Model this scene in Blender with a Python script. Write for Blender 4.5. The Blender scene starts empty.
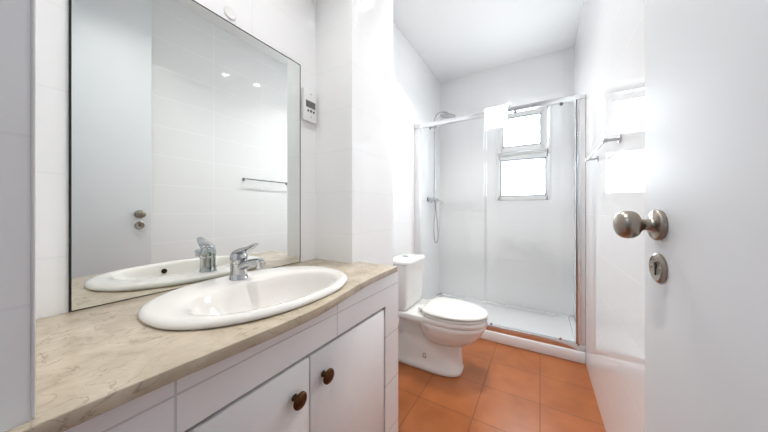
import bpy, bmesh, math, random
from mathutils import Vector, Matrix
random.seed(4)
C = bpy.context.scene.collection
S = bpy.context.scene
PI = math.pi

# ------------------------------------------------------------------ camera
YAW = math.atan(156/258)
cam_d = bpy.data.cameras.new('camera')
cam_d.sensor_width = 36
cam_d.lens = 36*258/768
cam_d.shift_y = -6/768
cam_d.clip_start = 0.01
cam = bpy.data.objects.new('camera', cam_d)
C.objects.link(cam)
cam.location = (0, 0, 1.1)
cam.rotation_euler = (PI/2, 0, YAW)
S.camera = cam

# ------------------------------------------------------------------ world and light levels
W_STRENGTH = 9.0
LAMP_W = 3.4
HALL_W = 3.8
S.view_settings.view_transform = 'Standard'
S.view_settings.look = 'None'
S.view_settings.gamma = 1
S.view_settings.use_curve_mapping = False
S.view_settings.exposure = 0.97

wd = bpy.data.worlds.new('sky')
S.world = wd
wd.use_nodes = True
bg = wd.node_tree.nodes['Background']
bg.inputs[0].default_value = (0.88, 0.95, 1.0, 1)
bg.inputs[1].default_value = W_STRENGTH

def area_light(name, loc, rot, sx, sy, power, color=(1, 1, 1), shape='RECTANGLE', portal=False):
    l = bpy.data.lights.new(name, 'AREA')
    l.shape = shape
    l.size = sx
    if shape == 'RECTANGLE':
        l.size_y = sy
    l.energy = power
    l.color = color
    if portal:
        l.cycles.is_portal = True
    o = bpy.data.objects.new(name, l)
    C.objects.link(o)
    o.location = loc
    o.rotation_euler = rot
    return o
# daylight coming through the bathroom window (sky portal)
area_light('window_daylight', (-0.16, 3.19, 1.675), (-PI/2, 0, 0), 0.5, 0.95, 1, portal=True)
# unseen cool fill light added in the hall behind the camera
area_light('hall_fill', (-0.68, -0.95, 2.62), (0, 0, 0), 0.4, 0.4, HALL_W, (0.62, 0.80, 1.0))

# ------------------------------------------------------------------ materials
def new_mat(name):
    m = bpy.data.materials.new(name)
    m.use_nodes = True
    return m, m.node_tree, m.node_tree.nodes['Principled BSDF']

def plain(name, col, rough=0.5, metal=0.0, spec=0.5, coat=0.0, noise=0.0, scale=20, bump=0.0):
    m, nt, b = new_mat(name)
    b.inputs['Base Color'].default_value = (*col, 1)
    b.inputs['Roughness'].default_value = rough
    b.inputs['Metallic'].default_value = metal
    b.inputs['Specular IOR Level'].default_value = spec
    b.inputs['Coat Weight'].default_value = coat
    b.inputs['Coat Roughness'].default_value = 0.05
    g = nt.nodes.new('ShaderNodeNewGeometry')
    n = nt.nodes.new('ShaderNodeTexNoise')
    n.inputs['Scale'].default_value = scale
    n.inputs['Detail'].default_value = 4
    nt.links.new(g.outputs['Position'], n.inputs['Vector'])
    if noise:
        mx = nt.nodes.new('ShaderNodeMix')
        mx.data_type = 'RGBA'
        mx.inputs['A'].default_value = (*[c*(1-noise) for c in col], 1)
        mx.inputs['B'].default_value = (*[min(1, c*(1+noise)) for c in col], 1)
        nt.links.new(n.outputs['Fac'], mx.inputs['Factor'])
        nt.links.new(mx.outputs['Result'], b.inputs['Base Color'])
    if bump:
        bp = nt.nodes.new('ShaderNodeBump')
        bp.inputs['Strength'].default_value = bump
        bp.inputs['Distance'].default_value = 0.002
        nt.links.new(n.outputs['Fac'], bp.inputs['Height'])
        nt.links.new(bp.outputs['Normal'], b.inputs['Normal'])
    return m

def tile_mat(name, col, grout, w, h, u0, v0, rough=0.08, gap=0.0025, bump=0.25, floor=False, var=0.0, wav=0.05, spec=0.5):
    """tiles on a square grid laid out in metres over the wall or floor"""
    m, nt, b = new_mat(name)
    N, L = nt.nodes, nt.links
    g = N.new('ShaderNodeNewGeometry')
    sp = N.new('ShaderNodeSeparateXYZ')
    L.new(g.outputs['Position'], sp.inputs[0])
    cb = N.new('ShaderNodeCombineXYZ')
    def off(sock, d):
        a = N.new('ShaderNodeMath'); a.operation = 'SUBTRACT'
        L.new(sock, a.inputs[0]); a.inputs[1].default_value = d
        return a.outputs[0]
    if floor:
        L.new(off(sp.outputs['X'], u0), cb.inputs[0])
        L.new(off(sp.outputs['Y'], v0), cb.inputs[1])
    else:
        sn = N.new('ShaderNodeSeparateXYZ')
        L.new(g.outputs['True Normal'], sn.inputs[0])
        ab = N.new('ShaderNodeMath'); ab.operation = 'ABSOLUTE'
        L.new(sn.outputs['X'], ab.inputs[0])
        gt = N.new('ShaderNodeMath'); gt.operation = 'GREATER_THAN'
        L.new(ab.outputs[0], gt.inputs[0]); gt.inputs[1].default_value = 0.6
        mx = N.new('ShaderNodeMix'); mx.data_type = 'FLOAT'
        L.new(gt.outputs[0], mx.inputs['Factor'])
        L.new(sp.outputs['X'], mx.inputs['A'])
        L.new(sp.outputs['Y'], mx.inputs['B'])
        L.new(off(mx.outputs['Result'], u0), cb.inputs[0])
        L.new(off(sp.outputs['Z'], v0), cb.inputs[1])
    br = N.new('ShaderNodeTexBrick')
    br.offset = 0.0
    br.squash = 1.0
    br.inputs['Scale'].default_value = 1
    br.inputs['Mortar Size'].default_value = gap
    br.inputs['Mortar Smooth'].default_value = 0.3
    br.inputs['Bias'].default_value = 0
    br.inputs['Brick Width'].default_value = w
    br.inputs['Row Height'].default_value = h
    br.inputs['Color1'].default_value = (*[c*(1-var) for c in col], 1)
    br.inputs['Color2'].default_value = (*[min(1, c*(1+var)) for c in col], 1)
    br.inputs['Mortar'].default_value = (*grout, 1)
    L.new(cb.outputs[0], br.inputs['Vector'])
    csock = br.outputs['Color']
    nz = N.new('ShaderNodeTexNoise')
    nz.inputs['Scale'].default_value = 7 if floor else 5
    nz.inputs['Detail'].default_value = 5
    L.new(g.outputs['Position'], nz.inputs['Vector'])
    if floor:
        ml = N.new('ShaderNodeMix'); ml.data_type = 'RGBA'; ml.blend_type = 'MULTIPLY'
        ml.inputs['Factor'].default_value = 1
        rp = N.new('ShaderNodeValToRGB')
        rp.color_ramp.elements[0].position = 0.3
        rp.color_ramp.elements[0].color = (0.80, 0.76, 0.72, 1)
        rp.color_ramp.elements[1].position = 0.65
        rp.color_ramp.elements[1].color = (1, 1, 1, 1)
        L.new(nz.outputs['Fac'], rp.inputs[0])
        L.new(csock, ml.inputs['A']); L.new(rp.outputs[0], ml.inputs['B'])
        csock = ml.outputs['Result']
    L.new(csock, b.inputs['Base Color'])
    b.inputs['Roughness'].default_value = rough
    b.inputs['Specular IOR Level'].default_value = spec
    inv = N.new('ShaderNodeMath'); inv.operation = 'MULTIPLY_ADD'
    L.new(br.outputs['Fac'], inv.inputs[0]); inv.inputs[1].default_value = -1; inv.inputs[2].default_value = 1
    b1 = N.new('ShaderNodeBump'); b1.inputs['Strength'].default_value = bump; b1.inputs['Distance'].default_value = 0.0015
    L.new(inv.outputs[0], b1.inputs['Height'])
    b2 = N.new('ShaderNodeBump'); b2.inputs['Strength'].default_value = wav; b2.inputs['Distance'].default_value = 0.004
    L.new(nz.outputs['Fac'], b2.inputs['Height'])
    L.new(b1.outputs['Normal'], b2.inputs['Normal'])
    L.new(b2.outputs['Normal'], b.inputs['Normal'])
    return m

def glass_mat(name, tint=(0.996, 1.0, 0.998), ior=1.3, rough=0.0):
    m = bpy.data.materials.new(name)
    m.use_nodes = True
    nt = m.node_tree
    for n in list(nt.nodes):
        nt.nodes.remove(n)
    out = nt.nodes.new('ShaderNodeOutputMaterial')
    tr = nt.nodes.new('ShaderNodeBsdfTransparent')
    tr.inputs[0].default_value = (*tint, 1)
    gl = nt.nodes.new('ShaderNodeBsdfGlossy')
    gl.inputs['Roughness'].default_value = rough
    # Schlick reflectance, the same from both faces of the pane
    lw = nt.nodes.new('ShaderNodeLayerWeight')
    lw.inputs['Blend'].default_value = 0.5
    pw = nt.nodes.new('ShaderNodeMath'); pw.operation = 'POWER'
    pw.inputs[1].default_value = 5
    nt.links.new(lw.outputs['Facing'], pw.inputs[0])
    f0 = ((ior-1)/(ior+1))**2
    fr = nt.nodes.new('ShaderNodeMath'); fr.operation = 'MULTIPLY_ADD'
    fr.inputs[1].default_value = 1-f0
    fr.inputs[2].default_value = f0
    nt.links.new(pw.outputs[0], fr.inputs[0])
    mx = nt.nodes.new('ShaderNodeMixShader')
    nt.links.new(fr.outputs[0], mx.inputs[0])
    nt.links.new(tr.outputs[0], mx.inputs[1])
    nt.links.new(gl.outputs[0], mx.inputs[2])
    nt.links.new(mx.outputs[0], out.inputs[0])
    return m

def marble_mat(name):
    m, nt, b = new_mat(name)
    N, L = nt.nodes, nt.links
    g = N.new('ShaderNodeNewGeometry')
    n1 = N.new('ShaderNodeTexNoise'); n1.inputs['Scale'].default_value = 13; n1.inputs['Detail'].default_value = 8; n1.inputs['Roughness'].default_value = 0.65
    n1.inputs['Distortion'].default_value = 0.2
    L.new(g.outputs['Position'], n1.inputs['Vector'])
    r1 = N.new('ShaderNodeValToRGB')
    e = r1.color_ramp.elements
    e[0].position = 0.30; e[0].color = (0.44, 0.355, 0.255, 1)
    e[1].position = 0.72; e[1].color = (0.66, 0.565, 0.44, 1)
    L.new(n1.outputs['Fac'], r1.inputs[0])
    # thin broken veins: the ridge of a stretched, distorted noise
    n2 = N.new('ShaderNodeTexNoise'); n2.inputs['Scale'].default_value = 20; n2.inputs['Detail'].default_value = 6; n2.inputs['Distortion'].default_value = 0.9
    mp = N.new('ShaderNodeMapping'); mp.inputs['Rotation'].default_value = (0, 0, 0.7); mp.inputs['Scale'].default_value = (1.0, 0.8, 1)
    L.new(g.outputs['Position'], mp.inputs[0]); L.new(mp.outputs[0], n2.inputs['Vector'])
    r2 = N.new('ShaderNodeValToRGB')
    e = r2.color_ramp.elements
    e[0].position = 0.482; e[0].color = (0, 0, 0, 1)
    e[1].position = 0.518; e[1].color = (0, 0, 0, 1)
    p = e.new(0.5); p.color = (1, 1, 1, 1)
    L.new(n2.outputs['Fac'], r2.inputs[0])
    n3 = N.new('ShaderNodeTexNoise'); n3.inputs['Scale'].default_value = 6; n3.inputs['Detail'].default_value = 2
    L.new(g.outputs['Position'], n3.inputs['Vector'])
    r3 = N.new('ShaderNodeValToRGB'); r3.color_ramp.elements[0].position = 0.40; r3.color_ramp.elements[1].position = 0.56
    L.new(n3.outputs['Fac'], r3.inputs[0])
    mu = N.new('ShaderNodeMath'); mu.operation = 'MULTIPLY'
    L.new(r2.outputs[0], mu.inputs[0]); L.new(r3.outputs[0], mu.inputs[1])
    mu2 = N.new('ShaderNodeMath'); mu2.operation = 'MULTIPLY'; mu2.inputs[1].default_value = 0.6
    L.new(mu.outputs[0], mu2.inputs[0])
    mx = N.new('ShaderNodeMix'); mx.data_type = 'RGBA'
    L.new(mu2.outputs[0], mx.inputs['Factor'])
    L.new(r1.outputs[0], mx.inputs['A'])
    mx.inputs['B'].default_value = (0.23, 0.17, 0.12, 1)
    L.new(mx.outputs['Result'], b.inputs['Base Color'])
    b.inputs['Roughness'].default_value = 0.22
    return m

def emit_mat(name, col, strength):
    m, nt, b = new_mat(name)
    b.inputs['Base Color'].default_value = (*col, 1)
    b.inputs['Emission Color'].default_value = (*col, 1)
    b.inputs['Emission Strength'].default_value = strength
    return m

TILE = (0.95, 0.95, 0.95)
GROUT = (0.91, 0.91, 0.91)
M = {}
M['tile_left'] = tile_mat('white_wall_tile', TILE, GROUT, 0.446, 0.2145, 0.209, 0.1205, rough=0.06, bump=0.15)
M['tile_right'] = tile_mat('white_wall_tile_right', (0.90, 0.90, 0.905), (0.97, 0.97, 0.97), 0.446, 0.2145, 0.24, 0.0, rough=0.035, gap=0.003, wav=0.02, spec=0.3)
M['tile_cabinet'] = tile_mat('white_cabinet_tile', (0.93, 0.935, 0.94), (0.68, 0.68, 0.69), 0.446, 0.215, 0.209, 0.112, rough=0.12, bump=0.5)
M['floor'] = tile_mat('terracotta_tile', (0.44, 0.145, 0.048), (0.17, 0.07, 0.035), 0.305, 0.30, 0.0, 0.207, rough=0.3, gap=0.0022, floor=True, var=0.05, wav=0.03, spec=0.3)
M['paint'] = plain('white_ceiling_paint', (0.94, 0.94, 0.935), 0.7, noise=0.01)
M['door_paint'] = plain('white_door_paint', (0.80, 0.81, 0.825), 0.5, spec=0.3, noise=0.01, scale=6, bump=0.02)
M['cab_paint'] = plain('white_cabinet_paint', (0.93, 0.935, 0.94), 0.3, noise=0.01)
M['gap_dark'] = plain('gap_shade_grey', (0.55, 0.55, 0.56), 0.7)  # shade of the door gaps put into this grey
M['marble'] = marble_mat('beige_marble')
M['ceramic'] = plain('white_glazed_ceramic', (0.87, 0.855, 0.83), 0.06, coat=0.3, noise=0.005)
M['basin'] = plain('ivory_glazed_ceramic', (0.865, 0.83, 0.785), 0.06, coat=0.3, noise=0.005)
M['seat'] = plain('white_seat_plastic', (0.82, 0.80, 0.755), 0.15, noise=0.005)
M['white_plastic'] = plain('white_plastic', (0.86, 0.86, 0.85), 0.3, noise=0.01)
M['acrylic'] = plain('white_acrylic', (0.93, 0.935, 0.94), 0.15, noise=0.005)
M['chrome'] = plain('chrome', (0.52, 0.53, 0.54), 0.04, metal=1, noise=0.02)
M['chrome_dark'] = plain('darkened_chrome', (0.30, 0.31, 0.32), 0.12, metal=1)  # chrome darkened in colour, standing in for darker reflections on the bar
M['satin'] = plain('satin_nickel', (0.36, 0.315, 0.265), 0.30, metal=1, noise=0.05)
M['alu'] = plain('polished_aluminium', (0.78, 0.79, 0.80), 0.16, metal=1, noise=0.03)
M['alu_satin'] = plain('satin_white_aluminium', (0.86, 0.86, 0.865), 0.35, metal=0.6, noise=0.02)
M['alu_dark'] = plain('dark_grey_seal', (0.16, 0.15, 0.15), 0.4)
M['bronze'] = plain('antique_bronze', (0.10, 0.048, 0.020), 0.32, metal=0.9, noise=0.6, scale=160, bump=0.4)
M['bronze_dark'] = plain('antique_bronze_dark', (0.045, 0.028, 0.018), 0.4, metal=0.8, noise=0.2)
M['black'] = plain('dark_hole', (0.01, 0.01, 0.01), 0.6)
M['rubber'] = plain('grey_gasket', (0.20, 0.22, 0.26), 0.6)
M['mirror'] = plain('mirror_silver', (0.86, 0.885, 0.865), 0.0, metal=1)
M['mirror_edge'] = plain('mirror_edge', (0.03, 0.033, 0.03), 0.9, spec=0.1)
M['glass'] = glass_mat('clear_shower_glass')
M['window_glass'] = glass_mat('window_glass', (0.98, 0.99, 1.0))
M['lcd'] = plain('lcd_grey', (0.20, 0.205, 0.185), 0.25, noise=0.05)
M['lcd_ink'] = plain('lcd_segments', (0.02, 0.02, 0.02), 0.4)
M['button'] = plain('dark_button', (0.03, 0.03, 0.03), 0.5)
M['towel'] = plain('white_terry', (0.88, 0.88, 0.88), 0.95, noise=0.03, scale=400, bump=0.6)
M['lamp'] = emit_mat('lamp_lens', (1.0, 0.98, 0.95), 45)
M['grey_plastic'] = plain('grey_plastic', (0.5, 0.5, 0.5), 0.4)

# ------------------------------------------------------------------ mesh helpers (world coordinates)
def box(bm, x0, x1, y0, y1, z0, z1, bev=0.0, seg=2):
    r = bmesh.ops.create_cube(bm, size=1)
    vs = r['verts']
    for v in vs:
        v.co = Vector((x0 + (v.co.x+.5)*(x1-x0), y0 + (v.co.y+.5)*(y1-y0), z0 + (v.co.z+.5)*(z1-z0)))
    if bev:
        es = list({e for v in vs for e in v.link_edges})
        bmesh.ops.bevel(bm, geom=es, offset=bev, segments=seg, affect='EDGES', profile=0.5, clamp_overlap=True)
    return bm

def B(*a, **k):
    return box(bmesh.new(), *a, **k)

def frame_axes(d):
    d = Vector(d).normalized()
    a = Vector((0, 0, 1)) if abs(d.z) < 0.9 else Vector((1, 0, 0))
    u = d.cross(a).normalized()
    return d, u, d.cross(u).normalized()

def lathe(bm, prof, origin, axis, n=40, sx=1.0, sy=1.0):
    """prof: list of (radius, height along axis); radius 0 closes to a point"""
    d, u, w = frame_axes(axis)
    o = Vector(origin)
    rings = []
    for r, h in prof:
        if r < 1e-6:
            rings.append([bm.verts.new(o + d*h)])
        else:
            rings.append([bm.verts.new(o + d*h + u*(r*sx*math.cos(2*PI*i/n)) + w*(r*sy*math.sin(2*PI*i/n))) for i in range(n)])
    for a, b in zip(rings, rings[1:]):
        for i in range(n):
            j = (i+1) % n
            if len(a) == 1 and len(b) == 1:
                continue
            if len(a) == 1:
                bm.faces.new((a[0], b[j], b[i]))
            elif len(b) == 1:
                bm.faces.new((a[i], a[j], b[0]))
            else:
                bm.faces.new((a[i], a[j], b[j], b[i]))
    for r, flip in ((rings[0], True), (rings[-1], False)):
        if len(r) > 1:
            bm.faces.new(r[::-1] if flip else r)
    bmesh.ops.recalc_face_normals(bm, faces=bm.faces)
    return bm

def LA(*a, **k):
    return lathe(bmesh.new(), *a, **k)

def catmull(pts, sub=8):
    P = [Vector(p) for p in pts]
    P = [P[0]*2-P[1]] + P + [P[-1]*2-P[-2]]
    out = []
    for i in range(1, len(P)-2):
        for k in range(sub):
            t = k/sub
            a, b, c, d = P[i-1], P[i], P[i+1], P[i+2]
            out.append(0.5*((2*b) + (c-a)*t + (2*a-5*b+4*c-d)*t*t + (3*b-a-3*c+d)*t**3))
    out.append(P[-2])
    return out

def tube(bm, pts, radii, n=16, flat=1.0, up=None):
    """radii: number or list; flat squashes the second axis"""
    pts = [Vector(p) for p in pts]
    if not isinstance(radii, (list, tuple)):
        radii = [radii]*len(pts)
    rings = []
    pu = None
    for i, p in enumerate(pts):
        t = (pts[min(i+1, len(pts)-1)] - pts[max(i-1, 0)]).normalized()
        if pu is None:
            ref = Vector(up) if up else (Vector((0, 0, 1)) if abs(t.z) < 0.9 else Vector((1, 0, 0)))
        else:
            ref = pu
        u = (ref - t*ref.dot(t)).normalized()
        pu = u
        w = t.cross(u)
        r = radii[i]
        rings.append([bm.verts.new(p + u*(r*flat*math.cos(2*PI*k/n)) + w*(r*math.sin(2*PI*k/n))) for k in range(n)])
    for a, b in zip(rings, rings[1:]):
        for i in range(n):
            j = (i+1) % n
            bm.faces.new((a[i], a[j], b[j], b[i]))
    bm.faces.new(rings[0][::-1])
    bm.faces.new(rings[-1])
    bmesh.ops.recalc_face_normals(bm, faces=bm.faces)
    return bm

def TU(*a, **k):
    return tube(bmesh.new(), *a, **k)

def loft(bm, loops, cap0=True, cap1=True):
    rings = [[bm.verts.new(Vector(p)) for p in l] for l in loops]
    n = len(rings[0])
    for a, b in zip(rings, rings[1:]):
        for i in range(n):
            j = (i+1) % n
            bm.faces.new((a[i], a[j], b[j], b[i]))
    if cap0:
        bm.faces.new(rings[0][::-1])
    if cap1:
        bm.faces.new(rings[-1])
    bmesh.ops.recalc_face_normals(bm, faces=bm.faces)
    return bm

def sup(cx, cy, rx, ry, z, n=2.0, N=72):
    out = []
    for i in range(N):
        t = 2*PI*i/N
        c, s = math.cos(t), math.sin(t)
        out.append((cx + rx*math.copysign(abs(c)**(2/n), c), cy + ry*math.copysign(abs(s)**(2/n), s), z))
    return out

def prism(bm, poly, z0, z1, bev=0.0, seg=3):
    lo = [bm.verts.new((x, y, z0)) for x, y in poly]
    hi = [bm.verts.new((x, y, z1)) for x, y in poly]
    n = len(poly)
    bm.faces.new(lo[::-1])
    top = bm.faces.new(hi)
    for i in range(n):
        j = (i+1) % n
        bm.faces.new((lo[i], lo[j], hi[j], hi[i]))
    bmesh.ops.recalc_face_normals(bm, faces=bm.faces)
    if bev:
        es = [e for e in bm.edges if abs(e.verts[0].co.z - e.verts[1].co.z) < 1e-6]
        bmesh.ops.bevel(bm, geom=es, offset=bev, segments=seg, affect='EDGES', profile=0.5)
    return bm

def obj(name, bm, m, parent=None, smooth=35, loc=None):
    me = bpy.data.meshes.new(name)
    off = Vector((0, 0, 0))
    p = parent
    while p is not None:
        off += p.location
        p = p.parent
    if loc is not None:
        off += Vector(loc)
    bmesh.ops.translate(bm, vec=-off, verts=bm.verts)
    bm.to_mesh(me)
    bm.free()
    for q in (m if isinstance(m, (list, tuple)) else [m]):
        me.materials.append(q)
    if smooth:
        for f in me.polygons:
            f.use_smooth = True
        me.set_sharp_from_angle(angle=math.radians(smooth))
    o = bpy.data.objects.new(name, me)
    C.objects.link(o)
    if parent is not None:
        o.parent = parent
    if loc is not None:
        o.location = loc
    return o

def tag(o, label, cat, group=None):
    o['label'] = label
    o['category'] = cat
    if group:
        o['group'] = group
    return o

def thing(name, label, cat, loc, group=None):
    o = bpy.data.objects.new(name, None)
    o.empty_display_size = 0.05
    C.objects.link(o)
    o.location = loc
    return tag(o, label, cat, group)

def struct(name, bm, m, parent=None, smooth=0):
    o = obj(name, bm, m, parent, smooth)
    if parent is None:
        o['kind'] = 'structure'
    return o

# ------------------------------------------------------------------ the room
XL, XR, YB, H = -1.055, 0.28, 3.08, 2.68
struct('floor', B(XL-0.1, 0.95, -1.9, YB+0.1, -0.1, 0.0), M['floor'])
struct('ceiling', B(XL-0.1, 0.95, -1.9, YB+0.12, H, H+0.1), M['paint'])
struct('wall_left', B(XL-0.1, XL, -0.15, YB+0.12, 0, H), M['tile_left'])
struct('wall_right', B(XR, XR+0.1, -0.15, YB+0.12, 0, H), M['tile_right'])
WX0, WX1, WZ0, WZ1 = -0.415, 0.095, 1.205, 2.15
bm = bmesh.new()
box(bm, XL, WX0, YB, YB+0.12, 0, H)
box(bm, WX1, XR, YB, YB+0.12, 0, H)
box(bm, WX0, WX1, YB, YB+0.12, 0, WZ0)
box(bm, WX0, WX1, YB, YB+0.12, WZ1, H)
struct('wall_back', bm, M['tile_left'])
struct('wall_pier', B(XL, -0.804, 1.021, 1.442, 0, H), M['tile_left'])
bm = bmesh.new()
box(bm, XL, -0.555, -0.15, 0.050, 0, H)
struct('wall_near', bm, M['tile_left'])
bm = bmesh.new()
box(bm, -0.555, XR, -0.15, -0.02, 2.6, H)
struct('wall_lintel', bm, M['paint'])
# white plastic corner bead on the edge of the near wall, stopping on the counter top
struct('trim_1', B(-0.5585, -0.5540, 0.0478, 0.0522, 0.8335, H, bev=0.0015), M['white_plastic'], smooth=35)
# the hall behind the doorway
struct('wall_hall', B(XL-0.1, 0.95, -1.9, -1.8, 0, H), M['paint'])
bm = bmesh.new()
box(bm, XL-0.1, XL, -1.8, -0.15, 0, H)
box(bm, 0.85, 0.95, -1.8, -0.15, 0, H)
box(bm, XR+0.1, 0.95, -0.15, -0.05, 0, H)
struct('wall_hall_side', bm, M['paint'])

# ------------------------------------------------------------------ windows in the back wall
def frame_bm(x0, x1, z0, z1, y0, y1, w, bev=0.006):
    bm = bmesh.new()
    box(bm, x0, x0+w, y0, y1, z0, z1, bev)
    box(bm, x1-w, x1, y0, y1, z0, z1, bev)
    box(bm, x0+w*0.5, x1-w*0.5, y0, y1, z0, z0+w, bev)
    box(bm, x0+w*0.5, x1-w*0.5, y0, y1, z1-w, z1, bev)
    return bm
w1 = struct('window_1', frame_bm(WX0, WX1, WZ0, 1.68, YB-0.012, YB+0.06, 0.045), M['white_plastic'], smooth=35)
struct('pane', B(WX0+0.04, WX1-0.04, YB+0.03, YB+0.036, WZ0+0.04, 1.64), M['window_glass'], w1)
struct('gasket', frame_bm(WX0+0.044, WX1-0.044, WZ0+0.044, 1.636, YB-0.013, YB+0.03, 0.009, 0), M['rubber'], w1)
w2 = struct('window_2', frame_bm(WX0, WX1, 1.68, WZ1, YB-0.012, YB+0.06, 0.04), M['white_plastic'], smooth=35)
# upper sash: bottom hung, tilted into the room
hinge = Vector((0, YB-0.012, 1.715))
rot = Matrix.Translation(hinge) @ Matrix.Rotation(math.radians(6), 4, 'X') @ Matrix.Translation(-hinge)
def tilted(bm):
    bmesh.ops.transform(bm, matrix=rot, verts=bm.verts)
    return bm
SX0, SX1, SZ0, SZ1 = -0.395, 0.062, 1.715, 2.125
sash = struct('sash', tilted(frame_bm(SX0, SX1, SZ0, SZ1, YB-0.05, YB-0.012, 0.056)), M['white_plastic'], w2, smooth=35)
struct('pane', tilted(B(SX0+0.05, SX1-0.05, YB-0.032, YB-0.026, SZ0+0.05, SZ1-0.05)), M['window_glass'], sash)
struct('gasket', tilted(frame_bm(SX0+0.055, SX1-0.055, SZ0+0.055, SZ1-0.055, YB-0.051, YB-0.034, 0.009, 0)), M['rubber'], sash)
for x in (-0.31, -0.03):
    struct('hinge', LA([(0, 0), (0.010, 0), (0.010, 0.06), (0, 0.06)], (x-0.03, YB-0.040, 1.702), (1, 0, 0), 16), M['white_plastic'], w2, smooth=35)

# ------------------------------------------------------------------ the open door
DL, DT, DH = 0.69, 0.038, 2.56
door_o = Vector((0.172, 0.686, 0.0))
ang = math.radians(5.0)
ux = Vector((-math.sin(ang), math.cos(ang), 0))       # towards the free edge
nx = Vector((-math.cos(ang), -math.sin(ang), 0))      # towards the room
def dpt(a, n, z):
    return door_o - ux*a + nx*n + Vector((0, 0, z))
bm = bmesh.new()
box(bm, -DL, 0, -DT, 0, 0.012, DH, bev=0.003)
for v in bm.verts:
    v.co = door_o + ux*v.co.x + nx*v.co.y + Vector((0, 0, v.co.z))
bmesh.ops.recalc_face_normals(bm, faces=bm.faces)
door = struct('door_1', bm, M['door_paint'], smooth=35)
kn = struct('door_knob', LA([(0, 0), (0.0255, 0), (0.0265, 0.002), (0.0265, 0.007), (0.024, 0.0095), (0.013, 0.010),
                             (0.0105, 0.013), (0.0095, 0.02), (0.0105, 0.024), (0.0150, 0.027), (0.0205, 0.0305), (0.0240, 0.036), (0.0252, 0.043),
                             (0.0240, 0.050), (0.0195, 0.0565), (0.0115, 0.0605), (0, 0.062)], dpt(0.060, 0, 1.074), nx, 48), M['satin'], door, smooth=50)
esc = struct('keyhole_plate', LA([(0, 0), (0.0245, 0), (0.0255, 0.002), (0.0255, 0.004), (0.0215, 0.007), (0.0205, 0.0062), (0, 0.0062)], dpt(0.060, 0, 1.000), nx, 48), M['satin'], door, smooth=40)
bm = bmesh.new()
lathe(bm, [(0, 0), (0.0042, 0), (0.0042, 0.0008), (0, 0.0008)], dpt(0.060, 0.0062, 1.006), nx, 20)
q = bmesh.new()
box(q, -0.0022, 0.0022, 0, 0.0008, -0.012, 0.006)
for v in q.verts:
    v.co = dpt(0.060, 0.0062, 1.0) + ux*v.co.x + nx*v.co.y + Vector((0, 0, v.co.z))
tmp = bpy.data.meshes.new('tmp'); q.to_mesh(tmp); bm.from_mesh(tmp); q.free(); bpy.data.meshes.remove(tmp)
struct('keyhole', bm, M['black'], esc)
for sgn in (-1, 1):
    struct('screw', LA([(0, 0), (0.0026, 0), (0.002, 0.0012), (0, 0.0014)], dpt(0.060+sgn*0.0145, 0.0062, 1.0), nx, 14), M['satin'], esc, smooth=40)

# ------------------------------------------------------------------ recessed ceiling lamps
def downlight(x, y, label, power=1.0, spread=120):
    t = thing('ceiling_downlight', label, 'ceiling light', (x, y, H), 'recessed ceiling lamps')
    obj('trim_ring', LA([(0.036, 0), (0.050, 0), (0.050, -0.004), (0.046, -0.008), (0.040, -0.008), (0.036, -0.003)], (x, y, H), (0, 0, 1), 40), M['white_plastic'], t)
    obj('lens', LA([(0, -0.002), (0.036, -0.002), (0.036, -0.0045), (0, -0.005)], (x, y, H), (0, 0, 1), 40), M['lamp'], t)
    l = area_light('lamp', (0, 0, -0.012), (0, 0, 0), 0.07, 0.07, LAMP_W*power, (1.0, 0.99, 0.98), 'DISK')
    l.data.spread = math.radians(spread)
    l.parent = t
    return t
downlight(-0.47, 1.62, 'round white ceiling lamp whose reflection shows on the tiled pier', 0.42)
downlight(-0.45, 0.50, 'round white ceiling lamp over the washbasin, reflected at the top of the mirror', 0.85)
downlight(-0.40, 1.95, 'round white ceiling lamp added out of view to brighten the shower', 0.9, 112)  # extra lamp, added out of view to lift the shower end

# ------------------------------------------------------------------ vanity cabinet
FX = -0.577
cab = thing('vanity_cabinet', 'white tiled vanity cabinet with two doors under the marble counter', 'cabinet', (-0.81, 0.56, 0))
bm = bmesh.new()
Y0, Y1, DY0, DY1, DZ0, DZ1, CT = 0.0525, 1.085, 0.100, 0.966, 0.09, 0.680, 0.8075
box(bm, FX-0.012, FX, Y0, Y1, DZ1, CT)
box(bm, FX-0.05, FX, Y0, Y1, 0, DZ0)
box(bm, FX-0.05, FX, Y0, DY0, DZ0, DZ1)
box(bm, FX-0.05, FX, DY1, Y1, DZ0, DZ1)
box(bm, XL+0.002, FX-0.012, Y0, Y0+0.03, 0, CT)
box(bm, -0.803, FX-0.012, Y1-0.03, Y1, 0, CT)
obj('body', bm, M['tile_cabinet'], cab, smooth=0)
obj('gap_backing', B(FX-0.05, FX-0.04, DY0-0.01, DY1+0.01, DZ0-0.01, DZ1+0.01), M['gap_dark'], cab, smooth=0)  # sheet added close behind the doors, its grey stands for gap shade
YM = 0.536
g = 0.004
for (a, b, ky, kz) in ((DY0+0.009, YM-0.002, 0.480, 0.584), (YM+0.002, DY1-0.009, 0.590, 0.590)):
    d = obj('door', B(FX-0.022, FX-0.001, a, b, DZ0+g, DZ1-0.011, bev=0.004), M['cab_paint'], cab)
    k = obj('knob', LA([(0, 0), (0.010, 0), (0.008, 0.004), (0.0065, 0.010), (0.0075, 0.016), (0.019, 0.0195), (0.0225, 0.022), (0.0225, 0.0245), (0.020, 0.0275), (0.013, 0.0295), (0.0125, 0.0285), (0.006, 0.0305), (0, 0.031)],
                       (FX-0.001, ky, kz), (1, 0, 0), 36), M['bronze'], d, smooth=40)
    k['label'] = 'antique bronze round knob'

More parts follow.
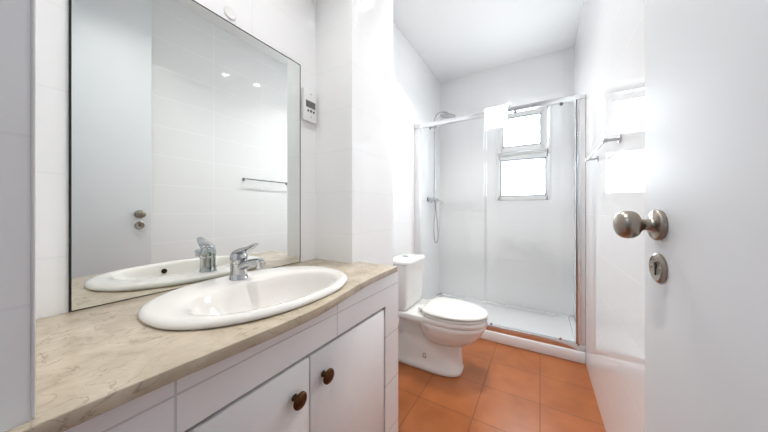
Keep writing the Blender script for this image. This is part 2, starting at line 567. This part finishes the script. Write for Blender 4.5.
# ------------------------------------------------------------------ marble counter with a swelling front
front = catmull([(-0.535, -0.02, 0), (-0.535, 0.09, 0), (-0.531, 0.20, 0), (-0.521, 0.34, 0), (-0.5185, 0.44, 0), (-0.522, 0.53, 0), (-0.538, 0.64, 0), (-0.557, 0.74, 0), (-0.569, 0.84, 0), (-0.575, 0.95, 0), (-0.577, 1.02, 0), (-0.578, 1.080, 0)], 6)
poly = [(XL+0.001, 0.0505), (-0.5535, 0.0505), (-0.5535, -0.02)] + [(p.x, p.y) for p in front] + [(-0.803, 1.080), (-0.803, 1.0205), (XL+0.001, 1.0205)]
bm = prism(bmesh.new(), poly, CT+0.0005, 0.833, bev=0.0025)
counter = obj('countertop', bm, M['marble'], None, smooth=30, loc=(-0.8, 0.56, 0.808))
tag(counter, 'beige marble countertop with brown veins and a curved front edge', 'countertop')
# cut the hole for the basin
cut = bmesh.new()
loft(cut, [sup(-0.742, 0.537, 0.150, 0.252, 0.75, 2.3), sup(-0.742, 0.537, 0.150, 0.252, 0.90, 2.3)])
cut_me = bpy.data.meshes.new('cut'); cut.to_mesh(cut_me); cut.free()
cut_o = bpy.data.objects.new('cut', cut_me); C.objects.link(cut_o)
md = counter.modifiers.new('hole', 'BOOLEAN'); md.operation = 'DIFFERENCE'; md.object = cut_o; md.solver = 'EXACT'
dg = bpy.context.evaluated_depsgraph_get()
new_me = bpy.data.meshes.new_from_object(counter.evaluated_get(dg))
counter.modifiers.clear()
old = counter.data; counter.data = new_me
bpy.data.objects.remove(cut_o); bpy.data.meshes.remove(cut_me); bpy.data.meshes.remove(old)
for f in counter.data.polygons:
    f.use_smooth = True
counter.data.set_sharp_from_angle(angle=math.radians(30))

# ------------------------------------------------------------------ washbasin
ZC = 0.833
sink = thing('washbasin', 'large oval ivory washbasin set into the marble counter', 'sink', (-0.785, 0.535, ZC))
OC, IC = (-0.789, 0.531), (-0.738, 0.536)
loops = []
def ring(cx, cy, rx, ry, z, n): loops.append(sup(cx, cy, rx, ry, z, n, 96))
# underside of the bowl, outer lip, rim, bowl inside
ring(IC[0], IC[1], 0.060, 0.080, ZC-0.150, 2.0)
ring(IC[0], IC[1], 0.110, 0.170, ZC-0.120, 2.1)
ring(IC[0], IC[1], 0.138, 0.232, ZC-0.050, 2.2)
ring(IC[0], IC[1], 0.144, 0.244, ZC-0.004, 2.2)
ring(IC[0], IC[1], 0.145, 0.246, ZC+0.0008, 2.2)
ring(OC[0], OC[1], 0.225, 0.300, ZC+0.0008, 2.25)
ring(OC[0], OC[1], 0.2315, 0.3065, ZC+0.003, 2.25)
ring(OC[0], OC[1], 0.2330, 0.3080, ZC+0.008, 2.25)
ring(OC[0], OC[1], 0.2305, 0.3055, ZC+0.014, 2.25)
ring(OC[0], OC[1], 0.2230, 0.2980, ZC+0.0185, 2.25)
ring(OC[0]+0.002, OC[1], 0.213, 0.287, ZC+0.0200, 2.25)
ring(OC[0]+0.028, OC[1]+0.001, 0.182, 0.258, ZC+0.0185, 2.2)
ring(IC[0]+0.001, IC[1], 0.148, 0.240, ZC+0.0165, 2.2)
ring(IC[0]+0.001, IC[1], 0.143, 0.235, ZC+0.0135, 2.2)
ring(IC[0]+0.001, IC[1], 0.138, 0.229, ZC+0.004, 2.2)
ring(IC[0], IC[1], 0.133, 0.220, ZC-0.018, 2.2)
ring(IC[0], IC[1], 0.122, 0.202, ZC-0.055, 2.15)
ring(IC[0], IC[1], 0.100, 0.168, ZC-0.095, 2.1)
ring(IC[0], IC[1], 0.065, 0.110, ZC-0.122, 2.0)
ring(IC[0], IC[1], 0.030, 0.040, ZC-0.132, 2.0)
obj('basin', loft(bmesh.new(), loops), M['basin'], sink, smooth=60)
obj('drain', LA([(0, 0), (0.028, 0), (0.031, 0.002), (0.022, 0.004), (0.020, 0.0035), (0, 0.006)], (IC[0], IC[1], ZC-0.1325), (0, 0, 1), 32), M['chrome'], sink)
# overflow hole on the room side of the bowl, as the mirror shows it
d = Vector((-0.94, 0, 0.33)).normalized()
ov = Vector((IC[0]+0.129, 0.495, ZC-0.016))
obj('overflow', LA([(0, 0), (0.0105, 0), (0.0115, 0.0025), (0.0085, 0.004), (0.0080, 0.0015), (0, 0.0015)], ov, d, 24), M['bronze_dark'], sink)

# ------------------------------------------------------------------ basin mixer tap
TX, TY, TZ = -0.938, 0.530, ZC+0.0185
tap = thing('basin_mixer_tap', 'chrome single lever mixer tap on the washbasin rim', 'tap', (TX, TY, TZ))
bm = LA([(0, 0), (0.0305, 0), (0.0305, 0.003), (0.0290, 0.005), (0.0280, 0.02), (0.0275, 0.050), (0.0280, 0.056), (0, 0.056)], (TX, TY, TZ), (0, 0, 1), 40)
obj('body', bm, M['chrome'], tap, smooth=40)
sd = Vector((1, 0.10, 0)).normalized()
def tp(a, z): return Vector((TX, TY, TZ)) + sd*a + Vector((0, 0, z))
path = catmull([tp(0.0, 0.038), tp(0.03, 0.050), (tp(0.070, 0.064)), tp(0.104, 0.070), tp(0.115, 0.070)], 6)
nP = len(path)
obj('spout', TU(path, [0.021 - 0.0075*i/(nP-1) for i in range(nP)], 20, flat=0.75), M['chrome'], tap, smooth=50)
obj('aerator', LA([(0, 0), (0.0105, 0), (0.0115, 0.002), (0.0115, 0.018), (0.0120, 0.020), (0.0120, 0.026), (0, 0.026)], tp(0.110, 0.048), (0, 0, 1), 28), M['chrome'], tap, smooth=40)
bm = LA([(0, 0.056), (0.0270, 0.056), (0.0280, 0.060), (0.0285, 0.076), (0.0270, 0.088), (0.0220, 0.097), (0.013, 0.102), (0, 0.1035)], (TX, TY, TZ), (0, 0, 1), 40)
cap_o = obj('cartridge_cap', bm, M['chrome'], tap, smooth=50)
lp = catmull([tp(-0.020, 0.082), tp(0.004, 0.097), tp(0.030, 0.107), tp(0.058, 0.115), tp(0.082, 0.126), tp(0.090, 0.130)], 5)
nL = len(lp)
rad = [0.020, 0.0270, 0.0255, 0.0205, 0.0150, 0.011]
rr = [rad[min(5, int(i*5/(nL-1)))]*(1-(i*5/(nL-1) % 1)) + rad[min(5, int(i*5/(nL-1))+1)]*((i*5/(nL-1)) % 1) for i in range(nL)]
obj('lever', TU(lp, rr, 20, flat=0.36), M['chrome'], tap, smooth=50)
obj('marker', LA([(0, 0), (0.0045, 0), (0.0040, 0.0012), (0, 0.0014)], tp(0.0282, 0.072), sd, 16), M['black'], cap_o)

# ------------------------------------------------------------------ mirror, cover plate and wall control
MY0, MY1, MZ1 = 0.151, 0.908, 1.842
mir = obj('wall_mirror', B(XL+0.0005, XL+0.0065, MY0, MY1, ZC+0.0008, MZ1), M['mirror'], None, smooth=0, loc=(XL+0.003, 0.53, ZC+0.0008))
tag(mir, 'large frameless mirror on the tiled wall, standing on the marble counter', 'mirror')
bm = bmesh.new()
ew, xa, xb = 0.0035, XL+0.0005, XL+0.0070
box(bm, xa, xb, MY0-0.0005, MY0+ew, ZC+0.0008, MZ1+0.0005)
box(bm, xa, xb, MY1-ew, MY1+0.0005, ZC+0.0008, MZ1+0.0005)
box(bm, xa, xb, MY0+ew, MY1-ew, MZ1-ew, MZ1+0.0005)
box(bm, xa, xb, MY0+ew, MY1-ew, ZC+0.0008, ZC+0.0028)
obj('mirror_edge', bm, M['mirror_edge'], mir, smooth=0)['label'] = 'thin dark edge of the mirror'
tag(obj('cover_plate', LA([(0, 0), (0.024, 0), (0.024, 0.003), (0.021, 0.0055), (0, 0.006)], (XL+0.0005, 0.561, 1.882), (1, 0, 0), 36), M['white_plastic'], None, loc=(XL, 0.561, 1.882)),
    'small round white cover plate on the wall just above the mirror edge', 'cover plate')
# control
cy, cz = 0.962, 1.648
X0 = XL+0.0008
ctl = thing('wall_control', 'white wall control panel with grey display beside the mirror', 'control panel', (XL, cy, cz))
obj('housing', B(X0, X0+0.020, cy-0.045, cy+0.045, cz-0.083, cz+0.083, bev=0.004), M['white_plastic'], ctl)
lcd = obj('display', B(X0+0.0195, X0+0.0215, cy-0.031, cy+0.035, cz-0.012, cz+0.024, bev=0.001, seg=1), M['lcd'], ctl)
bm = bmesh.new()
x0, x1 = X0+0.0214, X0+0.0220
for k, dy in enumerate((-0.022, -0.009, 0.008, 0.021)):
    for (ya, yb, za, zb) in ((-.004, .004, .0095, .0112), (-.004, .004, -.0005, .0012), (.0028, .0045, -.001, .011), (-.0045, -.0028, .0, .011), (.0028, .0045, -.009, .0), (-.004, .004, -.0102, -.0085)):
        if (k + int(za*1000)) % 4 != 1:
            box(bm, x0, x1, cy+dy+ya, cy+dy+yb, cz+0.006+za, cz+0.006+zb)
obj('segments', bm, M['lcd_ink'], lcd, smooth=0)
for k, dy in enumerate((-0.016, 0.003, 0.022)):
    obj('button', B(X0+0.0195, X0+0.0225, cy+dy-0.0042, cy+dy+0.0042, cz-0.034, cz-0.024-(0.0 if k != 1 else -0.003), bev=0.001), M['button'], ctl)
for dz in (0.062, -0.058):
    obj('screw', LA([(0, 0), (0.0042, 0), (0.0036, 0.0015), (0, 0.0018)], (X0+0.0198, cy+0.004, cz+dz), (1, 0, 0), 16), M['grey_plastic'], ctl)

# ------------------------------------------------------------------ toilet
QY = 1.765
toi = thing('toilet', 'white close coupled toilet standing on the terracotta floor', 'toilet', (-0.72, QY, 0))
def egg(xb, xf, hw, z, nb=4.0, nf=2.05, frac=0.42, N=80, hb=None):
    """plan outline, straight-ish back at xb, round front at xf, half width hw"""
    xm = xb + (xf-xb)*frac
    out = []
    for i in range(N):
        t = 2*PI*i/N
        c, s = math.cos(t), math.sin(t)
        if c >= 0:
            out.append((xm + (xf-xm)*abs(c)**(2/nf), QY + hw*math.copysign(abs(s)**(2/nf), s), z))
        else:
            x = xm - (xm-xb)*abs(c)**(2/nb)
            w = hw
            if hb is not None:
                k = (xm-x)/(xm-xb)
                w = hw + (hb-hw)*k*k
            out.append((x, QY + w*math.copysign(abs(s)**(2/nb), s), z))
    return out
bm = bmesh.new()
# skirted foot
loft(bm, [egg(-0.945, -0.452, 0.112, 0.0005, 6, 3.0, 0.5), egg(-0.945, -0.446, 0.116, 0.006, 6, 3.0, 0.5), egg(-0.944, -0.446, 0.116, 0.030, 6, 3.0, 0.5), egg(-0.942, -0.452, 0.110, 0.038, 6, 3.0, 0.5),
          egg(-0.930, -0.455, 0.104, 0.12, 6, 2.7, 0.5), egg(-0.915, -0.450, 0.099, 0.20, 6, 2.6, 0.5), egg(-0.90, -0.445, 0.096, 0.27, 6, 2.5, 0.5), egg(-0.89, -0.45, 0.095, 0.345, 6, 2.5, 0.5)])
# bowl that swells out over the foot, up to the rim and the shelf that carries the cistern
loft(bm, [egg(-0.66, -0.47, 0.070, 0.185, 2.5, 2.1, 0.45), egg(-0.69, -0.415, 0.108, 0.205, 2.6, 2.1, 0.45), egg(-0.715, -0.365, 0.138, 0.24, 2.8, 2.1, 0.45), egg(-0.73, -0.325, 0.158, 0.285, 3, 2.1, 0.45), egg(-0.74, -0.303, 0.169, 0.325, 3, 2.1, 0.45),
          egg(-0.745, -0.293, 0.174, 0.345, 3.5, 2.1, 0.45), egg(-0.745, -0.297, 0.171, 0.352, 3.5, 2.1, 0.45), egg(-0.745, -0.290, 0.176, 0.358, 3.5, 2.1, 0.45), egg(-0.745, -0.287, 0.178, 0.385, 3.5, 2.1, 0.45), egg(-0.745, -0.292, 0.174, 0.392, 3.5, 2.1, 0.45)])
loft(bm, [egg(-0.955, -0.50, 0.145, 0.338, 7, 2.6, 0.6, hb=0.140), egg(-0.966, -0.46, 0.162, 0.345, 7, 2.6, 0.6, hb=0.156), egg(-0.968, -0.45, 0.167, 0.356, 7, 2.6, 0.6, hb=0.160), egg(-0.968, -0.45, 0.168, 0.384, 7, 2.6, 0.6, hb=0.160), egg(-0.963, -0.46, 0.163, 0.3905, 7, 2.6, 0.6, hb=0.156)])
obj('bowl', bm, M['ceramic'], toi, smooth=55)
obj('seat', loft(bmesh.new(), [egg(-0.70, -0.296, 0.174, 0.3935, 4, 2.05, 0.42, hb=0.160), egg(-0.703, -0.288, 0.181, 0.3965, 4, 2.05, 0.42, hb=0.165), egg(-0.703, -0.288, 0.181, 0.408, 4, 2.05, 0.42, hb=0.165), egg(-0.70, -0.294, 0.176, 0.411, 4, 2.05, 0.42, hb=0.162)]), M['seat'], toi, smooth=55)
obj('lid', loft(bmesh.new(), [egg(-0.70, -0.296, 0.175, 0.4145, 4, 2.05, 0.42, hb=0.160), egg(-0.705, -0.286, 0.183, 0.4175, 4, 2.05, 0.42, hb=0.166), egg(-0.705, -0.286, 0.183, 0.424, 4, 2.05, 0.42, hb=0.166), egg(-0.700, -0.296, 0.174, 0.431, 4, 2.05, 0.42, hb=0.160), egg(-0.680, -0.335, 0.145, 0.436, 4, 2.05, 0.42, hb=0.135), egg(-0.64, -0.42, 0.08, 0.438, 4, 2.05, 0.42, hb=0.08)]), M['seat'], toi, smooth=55)
for s in (-1, 1):
    obj('hinge', LA([(0, -0.02), (0.011, -0.02), (0.012, -0.018), (0.012, 0.018), (0.011, 0.02), (0, 0.02)], (-0.716, QY+s*0.085, 0.412), (0, 1, 0), 20), M['seat'], toi)
def rbox(x0, x1, y0, y1, z, n=9):
    return sup((x0+x1)/2, (y0+y1)/2, (x1-x0)/2, (y1-y0)/2, z, n, 96)
obj('cistern', loft(bmesh.new(), [rbox(-0.955, -0.805, QY-0.150, QY+0.150, 0.3925), rbox(-0.960, -0.798, QY-0.157, QY+0.157, 0.400), rbox(-0.962, -0.795, QY-0.159, QY+0.159, 0.44), rbox(-0.965, -0.786, QY-0.168, QY+0.168, 0.715)]), M['ceramic'], toi, smooth=50)
ld = obj('cistern_lid', loft(bmesh.new(), [rbox(-0.966, -0.782, QY-0.172, QY+0.172, 0.7155, 7), rbox(-0.972, -0.774, QY-0.180, QY+0.180, 0.720, 7), rbox(-0.972, -0.774, QY-0.180, QY+0.180, 0.734, 7), rbox(-0.966, -0.782, QY-0.172, QY+0.172, 0.742, 6), rbox(-0.94, -0.82, QY-0.12, QY+0.12, 0.7465, 4)]), M['ceramic'], toi, smooth=50)
b = obj('flush_button', LA([(0, 0), (0.026, 0), (0.026, 0.004), (0.022, 0.0065), (0.020, 0.0055), (0.0185, 0.008), (0, 0.009)], (-0.878, QY, 0.7462), (0, 0, 1), 32), M['chrome'], ld)
b['label'] = 'round chrome flush button'
pl = obj('fixing_cover', loft(bmesh.new(), [[(x, y, z) for (x, z, y) in [(p[0], p[1], yy) for p in sup(-0.680, 0.088, 0.014, 0.032, 0, 3.0, 40)]] for yy in (1.672, 1.6585)]), M['grey_plastic'], toi)
for dz in (0.014, -0.014):
    obj('fixing_screw', LA([(0, 0), (0.0075, 0), (0.006, 0.002), (0, 0.002)], (-0.680, 1.6585, 0.088+dz), (0, -1, 0), 18), M['white_plastic'], pl)

# ------------------------------------------------------------------ shower tray
TY0, TZT = 2.312, 0.080
tray = thing('shower_tray', 'white shower tray with raised front curb across the end of the room', 'shower tray', (-0.387, 2.7, 0))
bm = bmesh.new()
box(bm, XL+0.001, XR-0.001, TY0, TY0+0.075, 0.0005, TZT, bev=0.006)
box(bm, XL+0.001, XR-0.001, 3.045, YB-0.001, 0.0005, TZT, bev=0.006)
box(bm, XL+0.001, XL+0.045, TY0+0.03, 3.07, 0.0005, TZT, bev=0.006)
box(bm, XR-0.045, XR-0.001, TY0+0.03, 3.07, 0.0005, TZT, bev=0.006)
box(bm, XL+0.02, XR-0.02, TY0+0.04, 3.06, 0.0005, 0.055)
obj('basin', bm, M['acrylic'], tray)
obj('drain', LA([(0, 0), (0.045, 0), (0.043, 0.003), (0, 0.004)], (-0.75, 2.80, 0.055), (0, 0, 1), 32), M['chrome'], tray)

# ------------------------------------------------------------------ shower screen
SY = 2.335
RZ0, RZ1 = 1.898, 1.935
scr = thing('shower_screen', 'clear glass sliding shower screen in polished frame on the tray', 'shower screen', (-0.387, SY, TZT))
obj('top_rail', B(-1.052, XR-0.003, SY-0.020, SY+0.024, RZ0, RZ1, bev=0.004), M['alu'], scr)
obj('bottom_rail', B(-1.052, XR-0.003, SY-0.014, SY+0.024, TZT+0.0005, TZT+0.050, bev=0.002), M['alu'], scr)
obj('wall_profile', B(XL+0.001, -0.997, SY-0.012, SY+0.022, TZT+0.050, RZ0, bev=0.003), M['alu_satin'], scr)
obj('wall_profile', B(0.246, XR-0.001, SY-0.012, SY+0.022, TZT+0.050, RZ0, bev=0.003), M['alu_satin'], scr)
obj('fixed_panel', B(-0.999, -0.392, SY+0.008, SY+0.014, TZT+0.03, RZ0+0.006), M['glass'], scr, smooth=0)
sp = obj('sliding_panel', B(-0.408, 0.232, SY-0.010, SY-0.004, TZT+0.036, RZ0+0.004), M['glass'], scr, smooth=0)
obj('edge_strip', B(0.229, 0.245, SY-0.014, SY+0.002, TZT+0.036, RZ0+0.004, bev=0.002), M['alu'], sp)
obj('edge_seal', B(0.224, 0.2295, SY-0.012, SY, TZT+0.036, RZ0, bev=0.001), M['alu_dark'], sp)
for x in (-0.170, 0.135):
    obj('roller', LA([(0, 0), (0.010, 0), (0.0115, 0.002), (0.0115, 0.010), (0.010, 0.012), (0, 0.012)], (x, SY-0.010, RZ0-0.012), (0, -1, 0), 20), M['alu_dark'], sp)
for x in (-0.350, 0.130):
    obj('roller', LA([(0, 0), (0.009, 0), (0.0105, 0.002), (0.0105, 0.008), (0.009, 0.010), (0, 0.010)], (x, SY-0.010, TZT+0.064), (0, -1, 0), 20), M['alu'], sp)

# folded towel over the top rail
tx0, tx1 = -0.398, -0.222
prof = []
def arc(cx, cz, r, a0, a1, n=8):
    return [(cx + r*math.cos(math.radians(a0+(a1-a0)*i/n)), cz + r*math.sin(math.radians(a0+(a1-a0)*i/n))) for i in range(n+1)]
yc = SY+0.002
outer = [(yc-0.045, 1.772)] + [(yc-0.046, 1.85)] + arc(yc, RZ1+0.008-0.024, 0.046, 180, 0, 12) + [(yc+0.046, 1.86), (yc+0.045, 1.80)]
inner = [(yc+0.0255, 1.80), (yc+0.0255, RZ1-0.01)] + [(yc+0.0255, RZ1+0.001), (yc-0.0215, RZ1+0.001)] + [(yc-0.0235, RZ1-0.01), (yc-0.0245, 1.85), (yc-0.020, 1.772)]
pts = outer + inner
bm = bmesh.new()
loft(bm, [[(x, y, z) for y, z in pts] for x in (tx0, tx0+0.004, tx1-0.004, tx1)])
for v in bm.verts:
    if v.co.x < tx0+0.001 or v.co.x > tx1-0.001:
        v.co.z += (1.86-v.co.z)*0.012
tag(obj('folded_towel', bm, M['towel'], None, smooth=50, loc=(-0.31, SY, RZ1)), 'small folded white towel hanging over the shower top rail', 'towel')

# ------------------------------------------------------------------ shower fittings on the left wall
FY, FXs = 2.735, -1.000
sh = thing('shower_mixer_set', 'chrome shower column with overhead rose, lever mixer and hose behind glass', 'shower', (XL, FY, 1.21))
bm = LA([(0, -0.085), (0.017, -0.085), (0.020, -0.082), (0.020, -0.055), (0.017, -0.050), (0.017, 0.050), (0.020, 0.055), (0.020, 0.082), (0.017, 0.085), (0, 0.085)], (FXs, FY, 1.215), (0, 1, 0), 28)
for s in (-1, 1):
    lathe(bm, [(0, 0), (0.028, 0), (0.027, 0.006), (0.014, 0.008), (0.014, 0.056), (0, 0.056)], (XL+0.0005, FY+s*0.065, 1.215), (1, 0, 0), 24)
obj('mixer_body', bm, M['chrome'], sh)
obj('lever', TU([(FXs, FY+0.085, 1.215), (FXs+0.02, FY+0.12, 1.205), (FXs+0.05, FY+0.15, 1.18)], [0.009, 0.007, 0.006], 12), M['chrome'], sh)
obj('riser', TU(catmull([(FXs, FY, 1.225), (FXs, FY, 1.6), (FXs, FY, 2.02), (FXs+0.006, FY, 2.11), (FXs+0.05, FY, 2.165), (FXs+0.12, FY, 2.160), (FXs+0.150, FY, 2.140)], 8), 0.008, 12), M['chrome'], sh)
obj('bracket', TU([(XL+0.0005, FY, 2.02), (XL+0.006, FY, 2.02), (XL+0.0062, FY, 2.02), (FXs+0.012, FY, 2.02), (FXs+0.0121, FY, 2.02), (FXs+0.02, FY, 2.02)], [0.022, 0.022, 0.010, 0.010, 0.015, 0.015], 18, up=(0, 0, 1)), M['chrome'], sh)
obj('shower_rose', LA([(0, -0.012), (0.080, -0.012), (0.085, -0.008), (0.085, -0.003), (0.075, 0.004), (0.022, 0.010), (0.014, 0.022), (0, 0.024)], (FXs+0.150, FY, 2.118), (0.12, -0.05, 1), 36), M['chrome'], sh)
obj('hose', TU(catmull([(FXs+0.004, FY-0.008, 1.200), (FXs+0.01, FY-0.015, 1.09), (FXs+0.012, FY-0.05, 0.95), (FXs+0.014, FY-0.055, 0.83), (FXs+0.016, FY-0.015, 0.745), (FXs+0.018, FY+0.050, 0.755), (FXs+0.02, FY+0.062, 0.84), (FXs+0.018, FY+0.035, 0.97), (FXs+0.014, FY+0.010, 1.09), (FXs+0.01, FY+0.006, 1.200)], 8), 0.006, 10), M['chrome'], sh)

# ------------------------------------------------------------------ towel bar on the right wall
bx, bz, by0, by1 = 0.232, 1.388, 1.39, 1.864
tb = thing('towel_bar', 'slim chrome towel bar on the right tiled wall', 'towel bar', (XR, (by0+by1)/2, bz))
obj('bar', TU([(bx, by0-0.008, bz), (bx, by1+0.008, bz)], 0.0055, 16), M['chrome_dark'], tb)
for y in (by0, by1):
    obj('post', LA([(0, 0), (0.016, 0), (0.016, 0.004), (0.013, 0.007), (0.0065, 0.008), (0.006, 0.040), (0.0085, 0.041), (0.0085, 0.056), (0, 0.057)], (XR-0.0005, y, bz), (-1, 0, 0), 24), M['chrome'], tb)
